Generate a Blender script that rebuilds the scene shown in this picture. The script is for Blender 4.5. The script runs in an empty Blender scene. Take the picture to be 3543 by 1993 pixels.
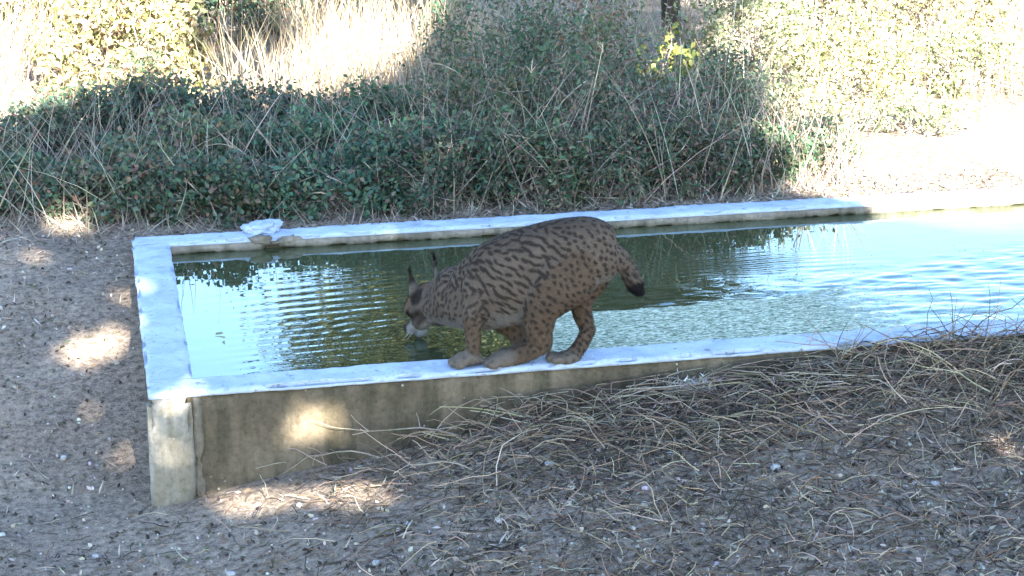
import bpy, bmesh, math, random
import numpy as np
from mathutils import Vector, Matrix

# ------------------------------------------------------------------ camera, sky, sun, exposure
scn = bpy.context.scene
cd = bpy.data.cameras.new('camera'); cam = bpy.data.objects.new('camera', cd)
scn.collection.objects.link(cam)
FW = Vector((0.2019113, 0.9407961, -0.27227655)); RT = Vector((0.9773507, -0.21153669, -0.00615087)); UP = Vector((0.0633832, 0.26486774, 0.96219938))
cam.matrix_world = Matrix(((RT.x, UP.x, -FW.x, -0.0865), (RT.y, UP.y, -FW.y, -6.0932), (RT.z, UP.z, -FW.z, 2.4445), (0, 0, 0, 1)))
cd.sensor_width = 36; cd.lens = 67.52; cd.clip_start = 0.05; cd.clip_end = 3000
scn.camera = cam

SUN_EL = math.radians(27); SUN_H = Vector((0.12, -0.993)).normalized()      # horizontal direction towards the sun
SUN_D = Vector((SUN_H.x*math.cos(SUN_EL), SUN_H.y*math.cos(SUN_EL), math.sin(SUN_EL)))
world = bpy.data.worlds.new('World'); scn.world = world; world.use_nodes = True
wn = world.node_tree.nodes; wl = world.node_tree.links
sky = wn.new('ShaderNodeTexSky'); sky.sky_type = 'NISHITA'; sky.sun_disc = False
sky.sun_elevation = SUN_EL; sky.sun_rotation = math.atan2(SUN_H.x, SUN_H.y)
sky.dust_density = 0.3; sky.ozone_density = 2.0
wn['Background'].inputs['Strength'].default_value = 0.08
wl.new(sky.outputs[0], wn['Background'].inputs['Color'])
sd = bpy.data.lights.new('sun', 'SUN'); sd.energy = 5.0; sd.angle = math.radians(0.5); sd.color = (1.0, 0.93, 0.82)
sun = bpy.data.objects.new('sun', sd); scn.collection.objects.link(sun)
sun.rotation_euler = SUN_D.to_track_quat('Z', 'Y').to_euler(); sun.location = (3, -15, 12)
scn.view_settings.view_transform = 'Standard'; scn.view_settings.look = 'None'
scn.view_settings.exposure = 3.6; scn.view_settings.gamma = 1.0
scn.render.engine = 'CYCLES'
scn.cycles.max_bounces = 8; scn.cycles.diffuse_bounces = 3; scn.cycles.glossy_bounces = 3; scn.cycles.transmission_bounces = 3

rng = np.random.default_rng(7); random.seed(7)
COL = scn.collection

# ------------------------------------------------------------------ helpers
def tag(o, label=None, cat=None, group=None, kind=None):
    if label: o['label'] = label
    if cat: o['category'] = cat
    if group: o['group'] = group
    if kind: o['kind'] = kind
    return o

def empty(name, loc=(0, 0, 0)):
    o = bpy.data.objects.new(name, None); o.location = loc; o.empty_display_size = 0.1
    COL.objects.link(o); return o

def link(name, me, mat, parent=None):
    o = bpy.data.objects.new(name, me)
    if mat and not me.materials: me.materials.append(mat)
    COL.objects.link(o)
    if parent:
        o.parent = parent
        o.matrix_parent_inverse = Matrix.Translation(-Vector(parent.location))
    return o

def np_mesh(name, V, F, col=None, smooth=False):
    """V (n,3), F list/array of equal-length faces (m,k)"""
    V = np.asarray(V, np.float32); F = np.asarray(F, np.int32)
    me = bpy.data.meshes.new(name)
    me.vertices.add(len(V)); me.vertices.foreach_set('co', V.ravel())
    k = F.shape[1]
    me.loops.add(F.size); me.loops.foreach_set('vertex_index', F.ravel())
    me.polygons.add(len(F)); me.polygons.foreach_set('loop_start', np.arange(0, F.size, k, dtype=np.int32))
    if smooth: me.polygons.foreach_set('use_smooth', np.ones(len(F), bool))
    me.update(calc_edges=True)
    if col is not None:
        a = me.color_attributes.new('Col', 'FLOAT_COLOR', 'POINT')
        c = np.ones((len(V), 4), np.float32); c[:, :3] = col
        a.data.foreach_set('color', c.ravel())
    return me

def vnoise(P, seed=0):
    """value noise of points P (n,d<=3), 0..1"""
    P = np.asarray(P, np.float64)
    if P.shape[1] == 2: P = np.c_[P, np.zeros(len(P))]
    I = np.floor(P).astype(np.int64); f = P - I; f = f*f*(3-2*f)
    def h(i, j, k):
        n = (i*374761393 + j*668265263 + k*2147483647 + seed*144665) & 0xffffffff
        n = ((n ^ (n >> 13))*1274126177) & 0xffffffff
        return ((n ^ (n >> 16)) & 0xffff)/65535.0
    r = 0
    for a in (0, 1):
        for b in (0, 1):
            for c in (0, 1):
                w = (f[:, 0] if a else 1-f[:, 0])*(f[:, 1] if b else 1-f[:, 1])*(f[:, 2] if c else 1-f[:, 2])
                r = r + w*h(I[:, 0]+a, I[:, 1]+b, I[:, 2]+c)
    return r

def fbm(P, oct=4, seed=0):
    r = 0; a = 0.5; P = np.asarray(P, float)
    for o in range(oct):
        r = r + a*vnoise(P*2**o, seed+o); a *= 0.5
    return r/(1-0.5**oct)

def ss(a, b, x): t = np.clip((x-a)/(b-a), 0, 1); return t*t*(3-2*t)
def unit(v): return v/np.maximum(np.linalg.norm(v, axis=-1, keepdims=True), 1e-9)
def rdir(n): return unit(rng.normal(size=(n, 3)))

# ------------------------------------------------------------------ materials
def mat(name, rough=0.9, spec=0.2):
    m = bpy.data.materials.new(name); m.use_nodes = True
    b = m.node_tree.nodes['Principled BSDF']; b.inputs['Roughness'].default_value = rough; b.inputs['Specular IOR Level'].default_value = spec
    return m, m.node_tree.nodes, m.node_tree.links, b

def noise_node(N, L, scale, detail=5, rough=0.6, coord=None, dist=0.0):
    n = N.new('ShaderNodeTexNoise'); n.inputs['Scale'].default_value = scale; n.inputs['Detail'].default_value = detail
    n.inputs['Roughness'].default_value = rough; n.inputs['Distortion'].default_value = dist
    if coord: L.new(coord, n.inputs['Vector'])
    return n

def ramp(N, L, src, stops):
    r = N.new('ShaderNodeValToRGB'); L.new(src, r.inputs['Fac'])
    while len(r.color_ramp.elements) < len(stops): r.color_ramp.elements.new(0.5)
    for e, (p, c) in zip(r.color_ramp.elements, stops):
        e.position = p; e.color = (c[0], c[1], c[2], 1) if not isinstance(c, (int, float)) else (c, c, c, 1)
    return r

def mix(N, L, fac, a, b, mode='MIX'):
    m = N.new('ShaderNodeMix'); m.data_type = 'RGBA'; m.blend_type = mode
    for s, v in ((m.inputs[0], fac), (m.inputs[6], a), (m.inputs[7], b)):
        if hasattr(v, 'is_linked') or hasattr(v, 'links'): L.new(v, s)
        elif isinstance(v, (int, float)): s.default_value = v
        else: s.default_value = (v[0], v[1], v[2], 1)
    return m.outputs[2]

def geo_pos(N):
    return N.new('ShaderNodeNewGeometry').outputs['Position']

def bump(N, L, b, h, strength=0.5, dist=0.01):
    n = N.new('ShaderNodeBump'); n.inputs['Strength'].default_value = strength; n.inputs['Distance'].default_value = dist
    L.new(h, n.inputs['Height']); L.new(n.outputs[0], b.inputs['Normal'])

def attr_mat(name, rough=0.8, spec=0.15, transl=0.0, nscale=0):
    """colour from the Col attribute (leaves, grass, fur); optional translucency"""
    m, N, L, b = mat(name, rough, spec)
    a = N.new('ShaderNodeAttribute'); a.attribute_name = 'Col'
    c = a.outputs['Color']
    if nscale:
        n = noise_node(N, L, nscale, 3, 0.6, geo_pos(N))
        r = ramp(N, L, n.outputs['Fac'], [(0.3, (0.7, 0.7, 0.7)), (0.7, (1.2, 1.2, 1.2))])
        c = mix(N, L, 1.0, c, r.outputs[0], 'MULTIPLY')
    L.new(c, b.inputs['Base Color'])
    if transl:
        t = N.new('ShaderNodeBsdfTranslucent'); L.new(c, t.inputs['Color'])
        x = N.new('ShaderNodeMixShader'); x.inputs[0].default_value = transl
        L.new(b.outputs[0], x.inputs[1]); L.new(t.outputs[0], x.inputs[2])
        L.new(x.outputs[0], N['Material Output'].inputs['Surface'])
    return m

M_LEAF = attr_mat('leaf', 0.55, 0.3, 0.28)
M_GRASS = attr_mat('dry_grass', 0.8, 0.15, 0.2)
M_FUR = attr_mat('fur', 0.95, 0.05)
M_STONE = attr_mat('stone', 0.9, 0.15, 0, 60)
M_TWIG = attr_mat('twig', 0.85, 0.1, 0, 40)

def bark():
    m, N, L, b = mat('bark', 0.95, 0.1)
    p = N.new('ShaderNodeMapping'); p.inputs['Scale'].default_value = (9, 9, 2); L.new(geo_pos(N), p.inputs['Vector'])
    n = noise_node(N, L, 3, 6, 0.7, p.outputs[0], 0.6)
    r = ramp(N, L, n.outputs['Fac'], [(0.3, (0.03, 0.024, 0.02)), (0.7, (0.14, 0.11, 0.085))])
    L.new(r.outputs[0], b.inputs['Base Color']); bump(N, L, b, n.outputs['Fac'], 0.8, 0.03)
    return m
M_BARK = bark()

def soil():
    m, N, L, b = mat('soil', 0.95, 0.1)
    g = geo_pos(N)
    n1 = noise_node(N, L, 1.3, 5, 0.6, g); n2 = noise_node(N, L, 38, 6, 0.75, g); n3 = noise_node(N, L, 160, 3, 0.7, g)
    c1 = ramp(N, L, n1.outputs['Fac'], [(0.3, (0.27, 0.215, 0.165)), (0.7, (0.44, 0.36, 0.285))])
    c2 = ramp(N, L, n2.outputs['Fac'], [(0.34, (0.3, 0.29, 0.29)), (0.5, (0.9, 0.88, 0.87)), (0.68, (1.45, 1.4, 1.35))])
    c = mix(N, L, 1.0, c1.outputs[0], c2.outputs[0], 'MULTIPLY')
    c3 = ramp(N, L, n3.outputs['Fac'], [(0.35, (0.7, 0.7, 0.7)), (0.65, (1.2, 1.2, 1.2))])
    c = mix(N, L, 0.8, c, c3.outputs[0], 'MULTIPLY')
    L.new(c, b.inputs['Base Color']); bump(N, L, b, n2.outputs['Fac'], 0.9, 0.04)
    return m
M_SOIL = soil()

def concrete(name, dark, lite, stain, white=0.0):
    m, N, L, b = mat(name, 0.92, 0.15)
    g = geo_pos(N)
    n1 = noise_node(N, L, 3.5, 6, 0.65, g, 0.4); n2 = noise_node(N, L, 45, 5, 0.7, g)
    mp = N.new('ShaderNodeMapping'); mp.inputs['Scale'].default_value = (14, 14, 2.2); L.new(g, mp.inputs['Vector'])
    n3 = noise_node(N, L, 1.0, 4, 0.6, mp.outputs[0])
    c = ramp(N, L, n1.outputs['Fac'], [(0.28, dark), (0.62, lite)]).outputs[0]
    s = ramp(N, L, n3.outputs['Fac'], [(0.42, 0.0), (0.62, 0.75)]).outputs[0]
    c = mix(N, L, s, c, stain)
    v = ramp(N, L, n2.outputs['Fac'], [(0.3, (0.62, 0.62, 0.62)), (0.52, (1, 1, 1)), (0.75, (1.2, 1.2, 1.18))]).outputs[0]
    c = mix(N, L, 0.9, c, v, 'MULTIPLY')
    vo = N.new('ShaderNodeTexVoronoi'); vo.inputs['Scale'].default_value = 30; L.new(g, vo.inputs['Vector'])
    li = ramp(N, L, vo.outputs['Distance'], [(0.10, 1.0), (0.16, 0.0)]).outputs[0]
    n4 = noise_node(N, L, 9, 2, 0.5, g); lm = ramp(N, L, n4.outputs['Fac'], [(0.56, 0.0), (0.62, 0.55)]).outputs[0]
    lf = mix(N, L, 1.0, li, lm, 'MULTIPLY')
    c = mix(N, L, lf, c, (0.5, 0.48, 0.42))
    L.new(c, b.inputs['Base Color']); bump(N, L, b, n2.outputs['Fac'], 0.6, 0.012)
    return m
M_WALL = concrete('weathered_concrete', (0.065, 0.052, 0.035), (0.16, 0.13, 0.09), (0.055, 0.048, 0.03))
M_PIL = concrete('pale_render', (0.20, 0.18, 0.145), (0.36, 0.335, 0.29), (0.17, 0.145, 0.10))
M_LIP = concrete('inner_plaster', (0.14, 0.12, 0.095), (0.26, 0.225, 0.18), (0.09, 0.08, 0.055))

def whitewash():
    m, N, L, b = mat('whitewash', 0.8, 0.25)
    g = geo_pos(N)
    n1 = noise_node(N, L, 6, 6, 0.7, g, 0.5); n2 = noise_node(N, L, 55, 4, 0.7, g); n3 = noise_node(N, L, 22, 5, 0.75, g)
    c = ramp(N, L, n1.outputs['Fac'], [(0.3, (0.27, 0.33, 0.42)), (0.6, (0.41, 0.48, 0.58))]).outputs[0]  # white rim tinted blue: sky fill put into the base colour
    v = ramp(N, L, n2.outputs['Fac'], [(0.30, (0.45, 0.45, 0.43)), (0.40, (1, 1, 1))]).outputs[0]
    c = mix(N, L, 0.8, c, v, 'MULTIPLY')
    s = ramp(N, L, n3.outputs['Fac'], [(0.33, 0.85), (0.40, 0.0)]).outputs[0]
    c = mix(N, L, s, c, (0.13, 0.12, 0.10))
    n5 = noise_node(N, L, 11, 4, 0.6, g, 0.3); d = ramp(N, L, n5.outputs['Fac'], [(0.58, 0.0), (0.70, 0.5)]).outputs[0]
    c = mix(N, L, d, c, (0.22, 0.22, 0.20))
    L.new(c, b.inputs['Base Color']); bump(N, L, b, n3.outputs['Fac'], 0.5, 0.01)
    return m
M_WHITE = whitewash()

def water_mat():
    m, N, L, b = mat('water', 0.03, 0.5)
    b.inputs['IOR'].default_value = 2.0; b.inputs['Specular Tint'].default_value = (0.44, 0.93, 1.0, 1)
    a = N.new('ShaderNodeAttribute'); a.attribute_name = 'Col'          # mottled film: ripple glints and dark reflections painted into the colour
    sp = N.new('ShaderNodeSeparateColor'); L.new(a.outputs['Color'], sp.inputs[0])
    g = geo_pos(N); mp = N.new('ShaderNodeMapping'); mp.inputs['Scale'].default_value = (14, 34, 1); L.new(g, mp.inputs['Vector'])
    n = noise_node(N, L, 1.6, 5, 0.75, mp.outputs[0], 0.8); n2 = noise_node(N, L, 2.6, 4, 0.7, mp.outputs[0], 1.2)
    ad = N.new('ShaderNodeMath'); ad.operation = 'ADD'; L.new(n.outputs['Fac'], ad.inputs[0]); L.new(sp.outputs[0], ad.inputs[1])
    f = N.new('ShaderNodeMapRange'); f.inputs['From Min'].default_value = 0.98; f.inputs['From Max'].default_value = 1.14; L.new(ad.outputs[0], f.inputs['Value'])
    tone = ramp(N, L, n2.outputs['Fac'], [(0.40, (0.07, 0.10, 0.07)), (0.50, (0.30, 0.33, 0.22)), (0.62, (0.62, 0.64, 0.50))]).outputs[0]
    c = mix(N, L, f.outputs[0], (0.045, 0.048, 0.022), tone)
    sl = N.new('ShaderNodeMapRange'); sl.inputs['To Min'].default_value = 0.5; sl.inputs['To Max'].default_value = 0.03
    L.new(f.outputs[0], sl.inputs['Value']); L.new(sl.outputs[0], b.inputs['Specular IOR Level'])
    L.new(c, b.inputs['Base Color'])
    rr = N.new('ShaderNodeMapRange'); rr.inputs['To Min'].default_value = 0.02; rr.inputs['To Max'].default_value = 0.8
    L.new(f.outputs[0], rr.inputs['Value']); L.new(rr.outputs[0], b.inputs['Roughness'])
    return m
M_WATER = water_mat()

# ------------------------------------------------------------------ ground
RIM = 0.40; WATER_Z = 0.352; TW = 2.15; TL = 6.0; TK = 0.15
GX = [-9, -0.3, 0.0, 0.17, 0.55, 0.82, 1.17, 1.6, 2.1, 2.8, 6, 200]
GZ = [0.0, 0.0, 0.02, 0.05, 0.10, 0.14, 0.20, 0.265, 0.295, 0.33, 0.345, 0.35]
def ground_z(x, y, inside=True):
    x = np.asarray(x, float); y = np.asarray(y, float)
    front = np.interp(x, GX, GZ)*(1-0.35*ss(-0.05, -1.6, y))
    back = 0.37 + 0.02*np.clip(y-TW, 0, 12)
    t = ss(0.0, TW, y)
    z = front*(1-t) + back*t
    z = z + 0.05*(fbm(np.c_[x*1.1, y*1.1], 3, 5)-0.5) + 0.022*(fbm(np.c_[x*6, y*6], 3, 11)-0.5)
    z = np.where((y > TW-0.05) & (y < 2.6) & (x > 0), np.minimum(z, 0.385), z)
    if inside:
        ins = (x > 0.06) & (x < TL-0.06) & (y > 0.06) & (y < TW-0.06)
        z = np.where(ins, np.minimum(z, -0.05), z)
    return z

def axis(a, b, step, far):
    g = []; d = step; v = b
    while v < far: d *= 1.35; v += d; g.append(v)
    h = []; d = step; v = a
    while v > -far: d *= 1.35; v -= d; h.append(v)
    return np.r_[h[::-1], np.arange(a, b+1e-6, step), g]
ax = axis(-1.4, 5.2, 0.035, 400); ay = axis(-2.2, 7.5, 0.04, 400)
gx, gy = np.meshgrid(ax, ay, indexing='ij')
gz = ground_z(gx.ravel(), gy.ravel())
nx, ny = gx.shape
idx = np.arange(nx*ny).reshape(nx, ny)
F = np.stack([idx[:-1, :-1].ravel(), idx[1:, :-1].ravel(), idx[1:, 1:].ravel(), idx[:-1, 1:].ravel()], 1)
g = link('ground', np_mesh('ground', np.c_[gx.ravel(), gy.ravel(), gz], F, smooth=True), M_SOIL)
tag(g, 'bare grey brown stony soil around the trough', 'ground', kind='structure')

# ------------------------------------------------------------------ trough
trough = empty('water_trough', (3, 1.075, 0.0))
tag(trough, 'long weathered concrete water trough with whitewashed rim and pale corner pilaster', 'trough')

def slab(name, x0, x1, y0, y1, z0, z1, m, step=0.03, rough=0.004, seed=1, edge=0.0, bevel=0.006, parent=trough):
    """a box with a fine skin, pitted and wavy, its top arrises rounded"""
    nx = max(2, int(round((x1-x0)/step))); ny = max(2, int(round((y1-y0)/step))); nz = max(2, int(round((z1-z0)/step)))
    V = {}; vs = []; fs = []
    def vid(i, j, k):
        if (i, j, k) not in V:
            V[(i, j, k)] = len(vs); vs.append((x0+(x1-x0)*i/nx, y0+(y1-y0)*j/ny, z0+(z1-z0)*k/nz))
        return V[(i, j, k)]
    for i in range(nx):
        for j in range(ny):
            fs.append((vid(i, j, nz), vid(i+1, j, nz), vid(i+1, j+1, nz), vid(i, j+1, nz)))
            fs.append((vid(i, j, 0), vid(i, j+1, 0), vid(i+1, j+1, 0), vid(i+1, j, 0)))
    for i in range(nx):
        for k in range(nz):
            fs.append((vid(i, 0, k), vid(i+1, 0, k), vid(i+1, 0, k+1), vid(i, 0, k+1)))
            fs.append((vid(i, ny, k), vid(i, ny, k+1), vid(i+1, ny, k+1), vid(i+1, ny, k)))
    for j in range(ny):
        for k in range(nz):
            fs.append((vid(0, j, k), vid(0, j, k+1), vid(0, j+1, k+1), vid(0, j+1, k)))
            fs.append((vid(nx, j, k), vid(nx, j+1, k), vid(nx, j+1, k+1), vid(nx, j, k+1)))
    P = np.array(vs, float); c = np.array([(x0+x1)/2, (y0+y1)/2, (z0+z1)/2])
    e = np.stack([(np.abs(P[:, 0]-x0) < 1e-6) | (np.abs(P[:, 0]-x1) < 1e-6), (np.abs(P[:, 1]-y0) < 1e-6) | (np.abs(P[:, 1]-y1) < 1e-6), np.abs(P[:, 2]-z1) < 1e-6], 1)
    n = np.zeros_like(P)
    n[:, 0] = np.where(e[:, 0], np.sign(P[:, 0]-c[0]), 0); n[:, 1] = np.where(e[:, 1], np.sign(P[:, 1]-c[1]), 0); n[:, 2] = np.where(e[:, 2], 1, 0)
    corner = e.sum(1) >= 2
    d = (fbm(P*9, 3, seed)-0.55)*2*rough + (vnoise(P*37, seed+9)-0.5)*rough
    Q = P + n*d[:, None]
    Q[corner] -= n[corner]*(bevel + edge*np.maximum(0, fbm(P[corner]*14, 3, seed+3)-0.52)[:, None]*4)
    return link(name, np_mesh(name, Q, np.array(fs), smooth=True), m, parent)

slab('front_wall', 0.003, TL-0.003, 0.0, TK-0.004, -0.3, RIM-0.016, M_WALL, 0.03, 0.006, 1)
slab('back_wall', 0.003, TL-0.003, TW-TK+0.004, TW, -0.1, RIM-0.016, M_WALL, 0.04, 0.004, 2)
slab('end_wall', 0.001, TK-0.004, 0.002, TW-0.002, -0.3, RIM-0.017, M_WALL, 0.03, 0.004, 3)
slab('end_wall', TL-TK, TL-0.001, 0.002, TW-0.002, -0.3, RIM-0.017, M_WALL, 0.06, 0.004, 4)
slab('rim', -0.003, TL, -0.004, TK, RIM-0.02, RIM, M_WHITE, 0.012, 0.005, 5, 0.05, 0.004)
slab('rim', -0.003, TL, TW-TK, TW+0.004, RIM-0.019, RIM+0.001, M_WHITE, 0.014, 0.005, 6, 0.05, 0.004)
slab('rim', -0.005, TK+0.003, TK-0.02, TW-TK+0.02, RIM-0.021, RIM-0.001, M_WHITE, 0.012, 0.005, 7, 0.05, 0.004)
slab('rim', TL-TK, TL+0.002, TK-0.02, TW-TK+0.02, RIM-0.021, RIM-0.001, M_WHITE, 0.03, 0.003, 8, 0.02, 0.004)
slab('pilaster', -0.012, 0.138, -0.028, 0.05, -0.3, RIM-0.018, M_PIL, 0.02, 0.006, 12, 0.03, 0.008)
slab('pilaster_return', 0.132, 0.172, -0.012, 0.05, -0.3, RIM-0.02, M_LIP, 0.02, 0.005, 13, 0.03, 0.006)

def lip():                                                    # plaster skirt along the back wall, its lower edge broken away
    xs = np.arange(TK, TL-TK, 0.012); V = []; F = []
    drop = 0.020 + 0.022*fbm(np.c_[xs*7, xs*0], 4, 21) + 0.012*(vnoise(np.c_[xs*40, xs*0], 3)-0.5)
    drop = drop - 0.016*np.exp(-((xs-0.60)/0.05)**2)
    out = 0.012 + 0.010*fbm(np.c_[xs*9, xs*0], 3, 33)
    y0 = TW-TK+0.006
    for i, x in enumerate(xs):
        t = RIM-0.016; o = y0-0.006-out[i]
        V += [(x, y0, t), (x, o, t), (x, o-0.004*vnoise(np.array([[x*50, 0.]]), 4)[0], t-drop[i]*0.5), (x, o+0.002, t-drop[i]), (x, y0, t-drop[i]-0.002)]
        if i:
            a = (i-1)*5; b = i*5
            for k in range(4): F.append((a+k, b+k, b+k+1, a+k+1))
    return np_mesh('inner_lip', V, F, smooth=False)
link('inner_lip', lip(), M_LIP, trough)

def lump(name, c, r, m, seed, parent, sub=3, amp=0.5):
    bm = bmesh.new(); bmesh.ops.create_icosphere(bm, subdivisions=sub, radius=1)
    P = np.array([v.co for v in bm.verts]); d = 1+amp*(fbm(P*2.2+seed*1.37, 4, seed)-0.5)
    for v, k in zip(bm.verts, d): v.co = Vector((v.co.x*k*r[0]+c[0], v.co.y*k*r[1]+c[1], v.co.z*k*r[2]+c[2]))
    me = bpy.data.meshes.new(name); bm.to_mesh(me); bm.free()
    me.polygons.foreach_set('use_smooth', np.ones(len(me.polygons), bool))
    return link(name, me, m, parent)
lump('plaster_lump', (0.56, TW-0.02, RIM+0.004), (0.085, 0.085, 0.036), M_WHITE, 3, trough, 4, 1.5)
lump('plaster_lump', (0.54, TW-TK-0.004, RIM-0.015), (0.05, 0.02, 0.03), M_LIP, 5, trough, 3, 1.6)
lump('plaster_lump', (0.66, TW-TK-0.004, RIM-0.018), (0.045, 0.016, 0.02), M_LIP, 6, trough, 3, 1.6)

# ------------------------------------------------------------------ water with real ripples
wx = np.r_[np.arange(TK-0.01, 4.2, 0.011), np.arange(4.25, TL-TK+0.02, 0.1)]; wy = np.arange(TK-0.01, TW-TK+0.015, 0.011)
X, Y = np.meshgrid(wx, wy, indexing='ij'); P = np.c_[X.ravel(), Y.ravel()]
DRINK = (0.955, 0.545)
def rings(c, lam, amp, fall, ph=0.0):
    d = np.hypot(P[:, 0]-c[0], (P[:, 1]-c[1]))
    return amp*np.sin(2*np.pi*d/lam+ph)*np.exp(-(d/fall)**2)*ss(0.02, 0.10, d)
wob = fbm(P*3.0, 2, 51)*2.2
h = rings(DRINK, 0.06, 0.0004, 0.45, 0)
bx = P[:, 0]-0.80+0.12*(fbm(P*3, 2, 5)-0.5); env = np.exp(-(bx/0.42)**4-((P[:, 1]-0.85)/0.75)**4)
h = h + env*0.00055*np.sin(2*np.pi*(P[:, 1]-0.10*P[:, 0]+0.02*fbm(P*5, 2, 15))/(0.06+0.012*P[:, 1]) )*(0.35+0.9*fbm(np.c_[P[:, 0]*3, P[:, 1]*9], 2, 25))
mask_r = ss(1.5, 2.0, P[:, 0]+0.25*(fbm(P*2.5, 2, 8)-0.5))*(1-ss(0.78, 1.18, P[:, 1]-0.12*(P[:, 0]-1.9)+0.3*(fbm(P*3, 2, 18)-0.5)))
h = h + mask_r*0.0085*(fbm(np.c_[P[:, 0]*9, P[:, 1]*24], 3, 40)-0.5)
h = h + 0.00030*(fbm(np.c_[P[:, 0]*8, P[:, 1]*20], 2, 60)-0.5)
h = h + 0.0012*np.exp(-(((P[:, 0]-2.55)/0.3)**2+((P[:, 1]-1.25)/0.16)**2))*np.sin(P[:, 1]*110+3*wob)
ub = np.interp(P[:, 0], [1.2, 2.4, 2.8, 3.0, 3.4], [0.78, 0.74, 0.92, 0.75, 0.25])+0.16*(fbm(P*5, 3, 8)-0.5)
glint = ss(0.06, -0.05, P[:, 1]-ub)*ss(1.32, 1.5, P[:, 0]+0.1*(fbm(P*6, 2, 9)-0.5))*(1-0.55*ss(2.0, 3.0, P[:, 0]))  # where the water colour carries the painted ripple glints
n1, n2 = X.shape; I = np.arange(n1*n2).reshape(n1, n2)
F = np.stack([I[:-1, :-1].ravel(), I[1:, :-1].ravel(), I[1:, 1:].ravel(), I[:-1, 1:].ravel()], 1)
w = link('water', np_mesh('water', np.c_[P, WATER_Z+h], F, col=np.repeat(glint[:, None], 3, 1), smooth=True), M_WATER)
tag(w, 'rippled sky reflecting water filling the trough', 'water', kind='structure')

# ------------------------------------------------------------------ the lynx: one continuous skin grown from tapered sections
LYNX = {
    'torso': [(1.598, 0.06, 0.743, 0.048, 0.045), (1.569, 0.06, 0.747, 0.087, 0.068), (1.516, 0.06, 0.765, 0.126, 0.09), (1.454, 0.065, 0.764, 0.134, 0.097), (1.387, 0.075, 0.743, 0.146, 0.102), (1.288, 0.1, 0.698, 0.159, 0.108), (1.203, 0.13, 0.659, 0.152, 0.108), (1.129, 0.18, 0.608, 0.122, 0.1), (1.08, 0.26, 0.567, 0.089, 0.08), (1.049, 0.34, 0.538, 0.067, 0.062), (1.026, 0.4, 0.517, 0.053, 0.05)],
    'near_shoulder': [(1.142, 0.1, 0.707, 0.063, 0.03), (1.124, 0.085, 0.649, 0.059, 0.045), (1.107, 0.07, 0.591, 0.045, 0.042), (1.101, 0.065, 0.548, 0.036, 0.032)],
    'near_foreleg': [(1.101, 0.065, 0.565, 0.039, 0.035), (1.098, 0.062, 0.516, 0.029, 0.028), (1.097, 0.06, 0.47, 0.025, 0.026), (1.094, 0.065, 0.44, 0.025, 0.028), (1.089, 0.065, 0.425, 0.024, 0.03)],
    'near_forepaw': [(1.109, 0.07, 0.422, 0.021, 0.032), (1.08, 0.065, 0.424, 0.024, 0.042), (1.054, 0.06, 0.423, 0.02, 0.042), (1.041, 0.06, 0.42, 0.014, 0.036)],
    'far_foreleg': [(1.193, 0.22, 0.557, 0.057, 0.04), (1.236, 0.19, 0.504, 0.043, 0.034), (1.271, 0.16, 0.467, 0.031, 0.028), (1.278, 0.14, 0.432, 0.027, 0.026), (1.27, 0.13, 0.413, 0.024, 0.028)],
    'far_forepaw': [(1.275, 0.125, 0.414, 0.019, 0.03), (1.248, 0.12, 0.412, 0.02, 0.038), (1.227, 0.12, 0.409, 0.014, 0.034)],
    'near_thigh': [(1.478, 0.035, 0.773, 0.084, 0.05), (1.42, 0.01, 0.714, 0.111, 0.058), (1.359, 0.0, 0.65, 0.089, 0.056), (1.323, 0.0, 0.589, 0.061, 0.045), (1.318, 0.005, 0.539, 0.05, 0.037)],
    'near_shin': [(1.314, 0.005, 0.567, 0.056, 0.04), (1.319, 0.01, 0.516, 0.048, 0.034), (1.332, 0.015, 0.475, 0.034, 0.027), (1.327, 0.02, 0.454, 0.025, 0.024)],
    'near_foot': [(1.341, 0.02, 0.465, 0.025, 0.024), (1.305, 0.025, 0.451, 0.031, 0.025), (1.26, 0.03, 0.435, 0.031, 0.026), (1.222, 0.03, 0.425, 0.029, 0.034), (1.19, 0.03, 0.423, 0.028, 0.042), (1.166, 0.03, 0.422, 0.021, 0.038), (1.155, 0.03, 0.42, 0.014, 0.03)],
    'far_thigh': [(1.553, 0.12, 0.726, 0.064, 0.04), (1.519, 0.125, 0.655, 0.068, 0.045), (1.494, 0.125, 0.599, 0.048, 0.042), (1.493, 0.115, 0.552, 0.036, 0.034), (1.502, 0.1, 0.512, 0.031, 0.028)],
    'far_shin': [(1.493, 0.11, 0.539, 0.034, 0.032), (1.502, 0.09, 0.504, 0.028, 0.027), (1.508, 0.08, 0.486, 0.026, 0.025)],
    'far_foot': [(1.51, 0.08, 0.492, 0.026, 0.024), (1.481, 0.06, 0.451, 0.026, 0.023), (1.451, 0.045, 0.42, 0.027, 0.026), (1.43, 0.04, 0.406, 0.027, 0.034)],
    'far_hindpaw': [(1.442, 0.04, 0.404, 0.024, 0.034), (1.412, 0.035, 0.407, 0.024, 0.042), (1.39, 0.035, 0.405, 0.018, 0.038), (1.378, 0.035, 0.403, 0.013, 0.03)],
    'tail': [(1.586, 0.06, 0.76, 0.037, 0.034), (1.62, 0.07, 0.739, 0.032, 0.03), (1.642, 0.065, 0.702, 0.03, 0.028), (1.658, 0.06, 0.668, 0.031, 0.029), (1.672, 0.06, 0.638, 0.028, 0.028), (1.68, 0.06, 0.625, 0.02, 0.02)],
}
def catmull(P, n=6):
    P = np.array(P, float); Q = np.vstack([2*P[0]-P[1], P, 2*P[-1]-P[-2]]); out = []
    for i in range(1, len(Q)-2):
        a, b, c, d = Q[i-1], Q[i], Q[i+1], Q[i+2]
        for t in np.linspace(0, 1, n, endpoint=False):
            out.append(0.5*((2*b)+(-a+c)*t+(2*a-5*b+4*c-d)*t*t+(-a+3*b-3*c+d)*t**3))
    out.append(P[-1]); return np.array(out)

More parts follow.
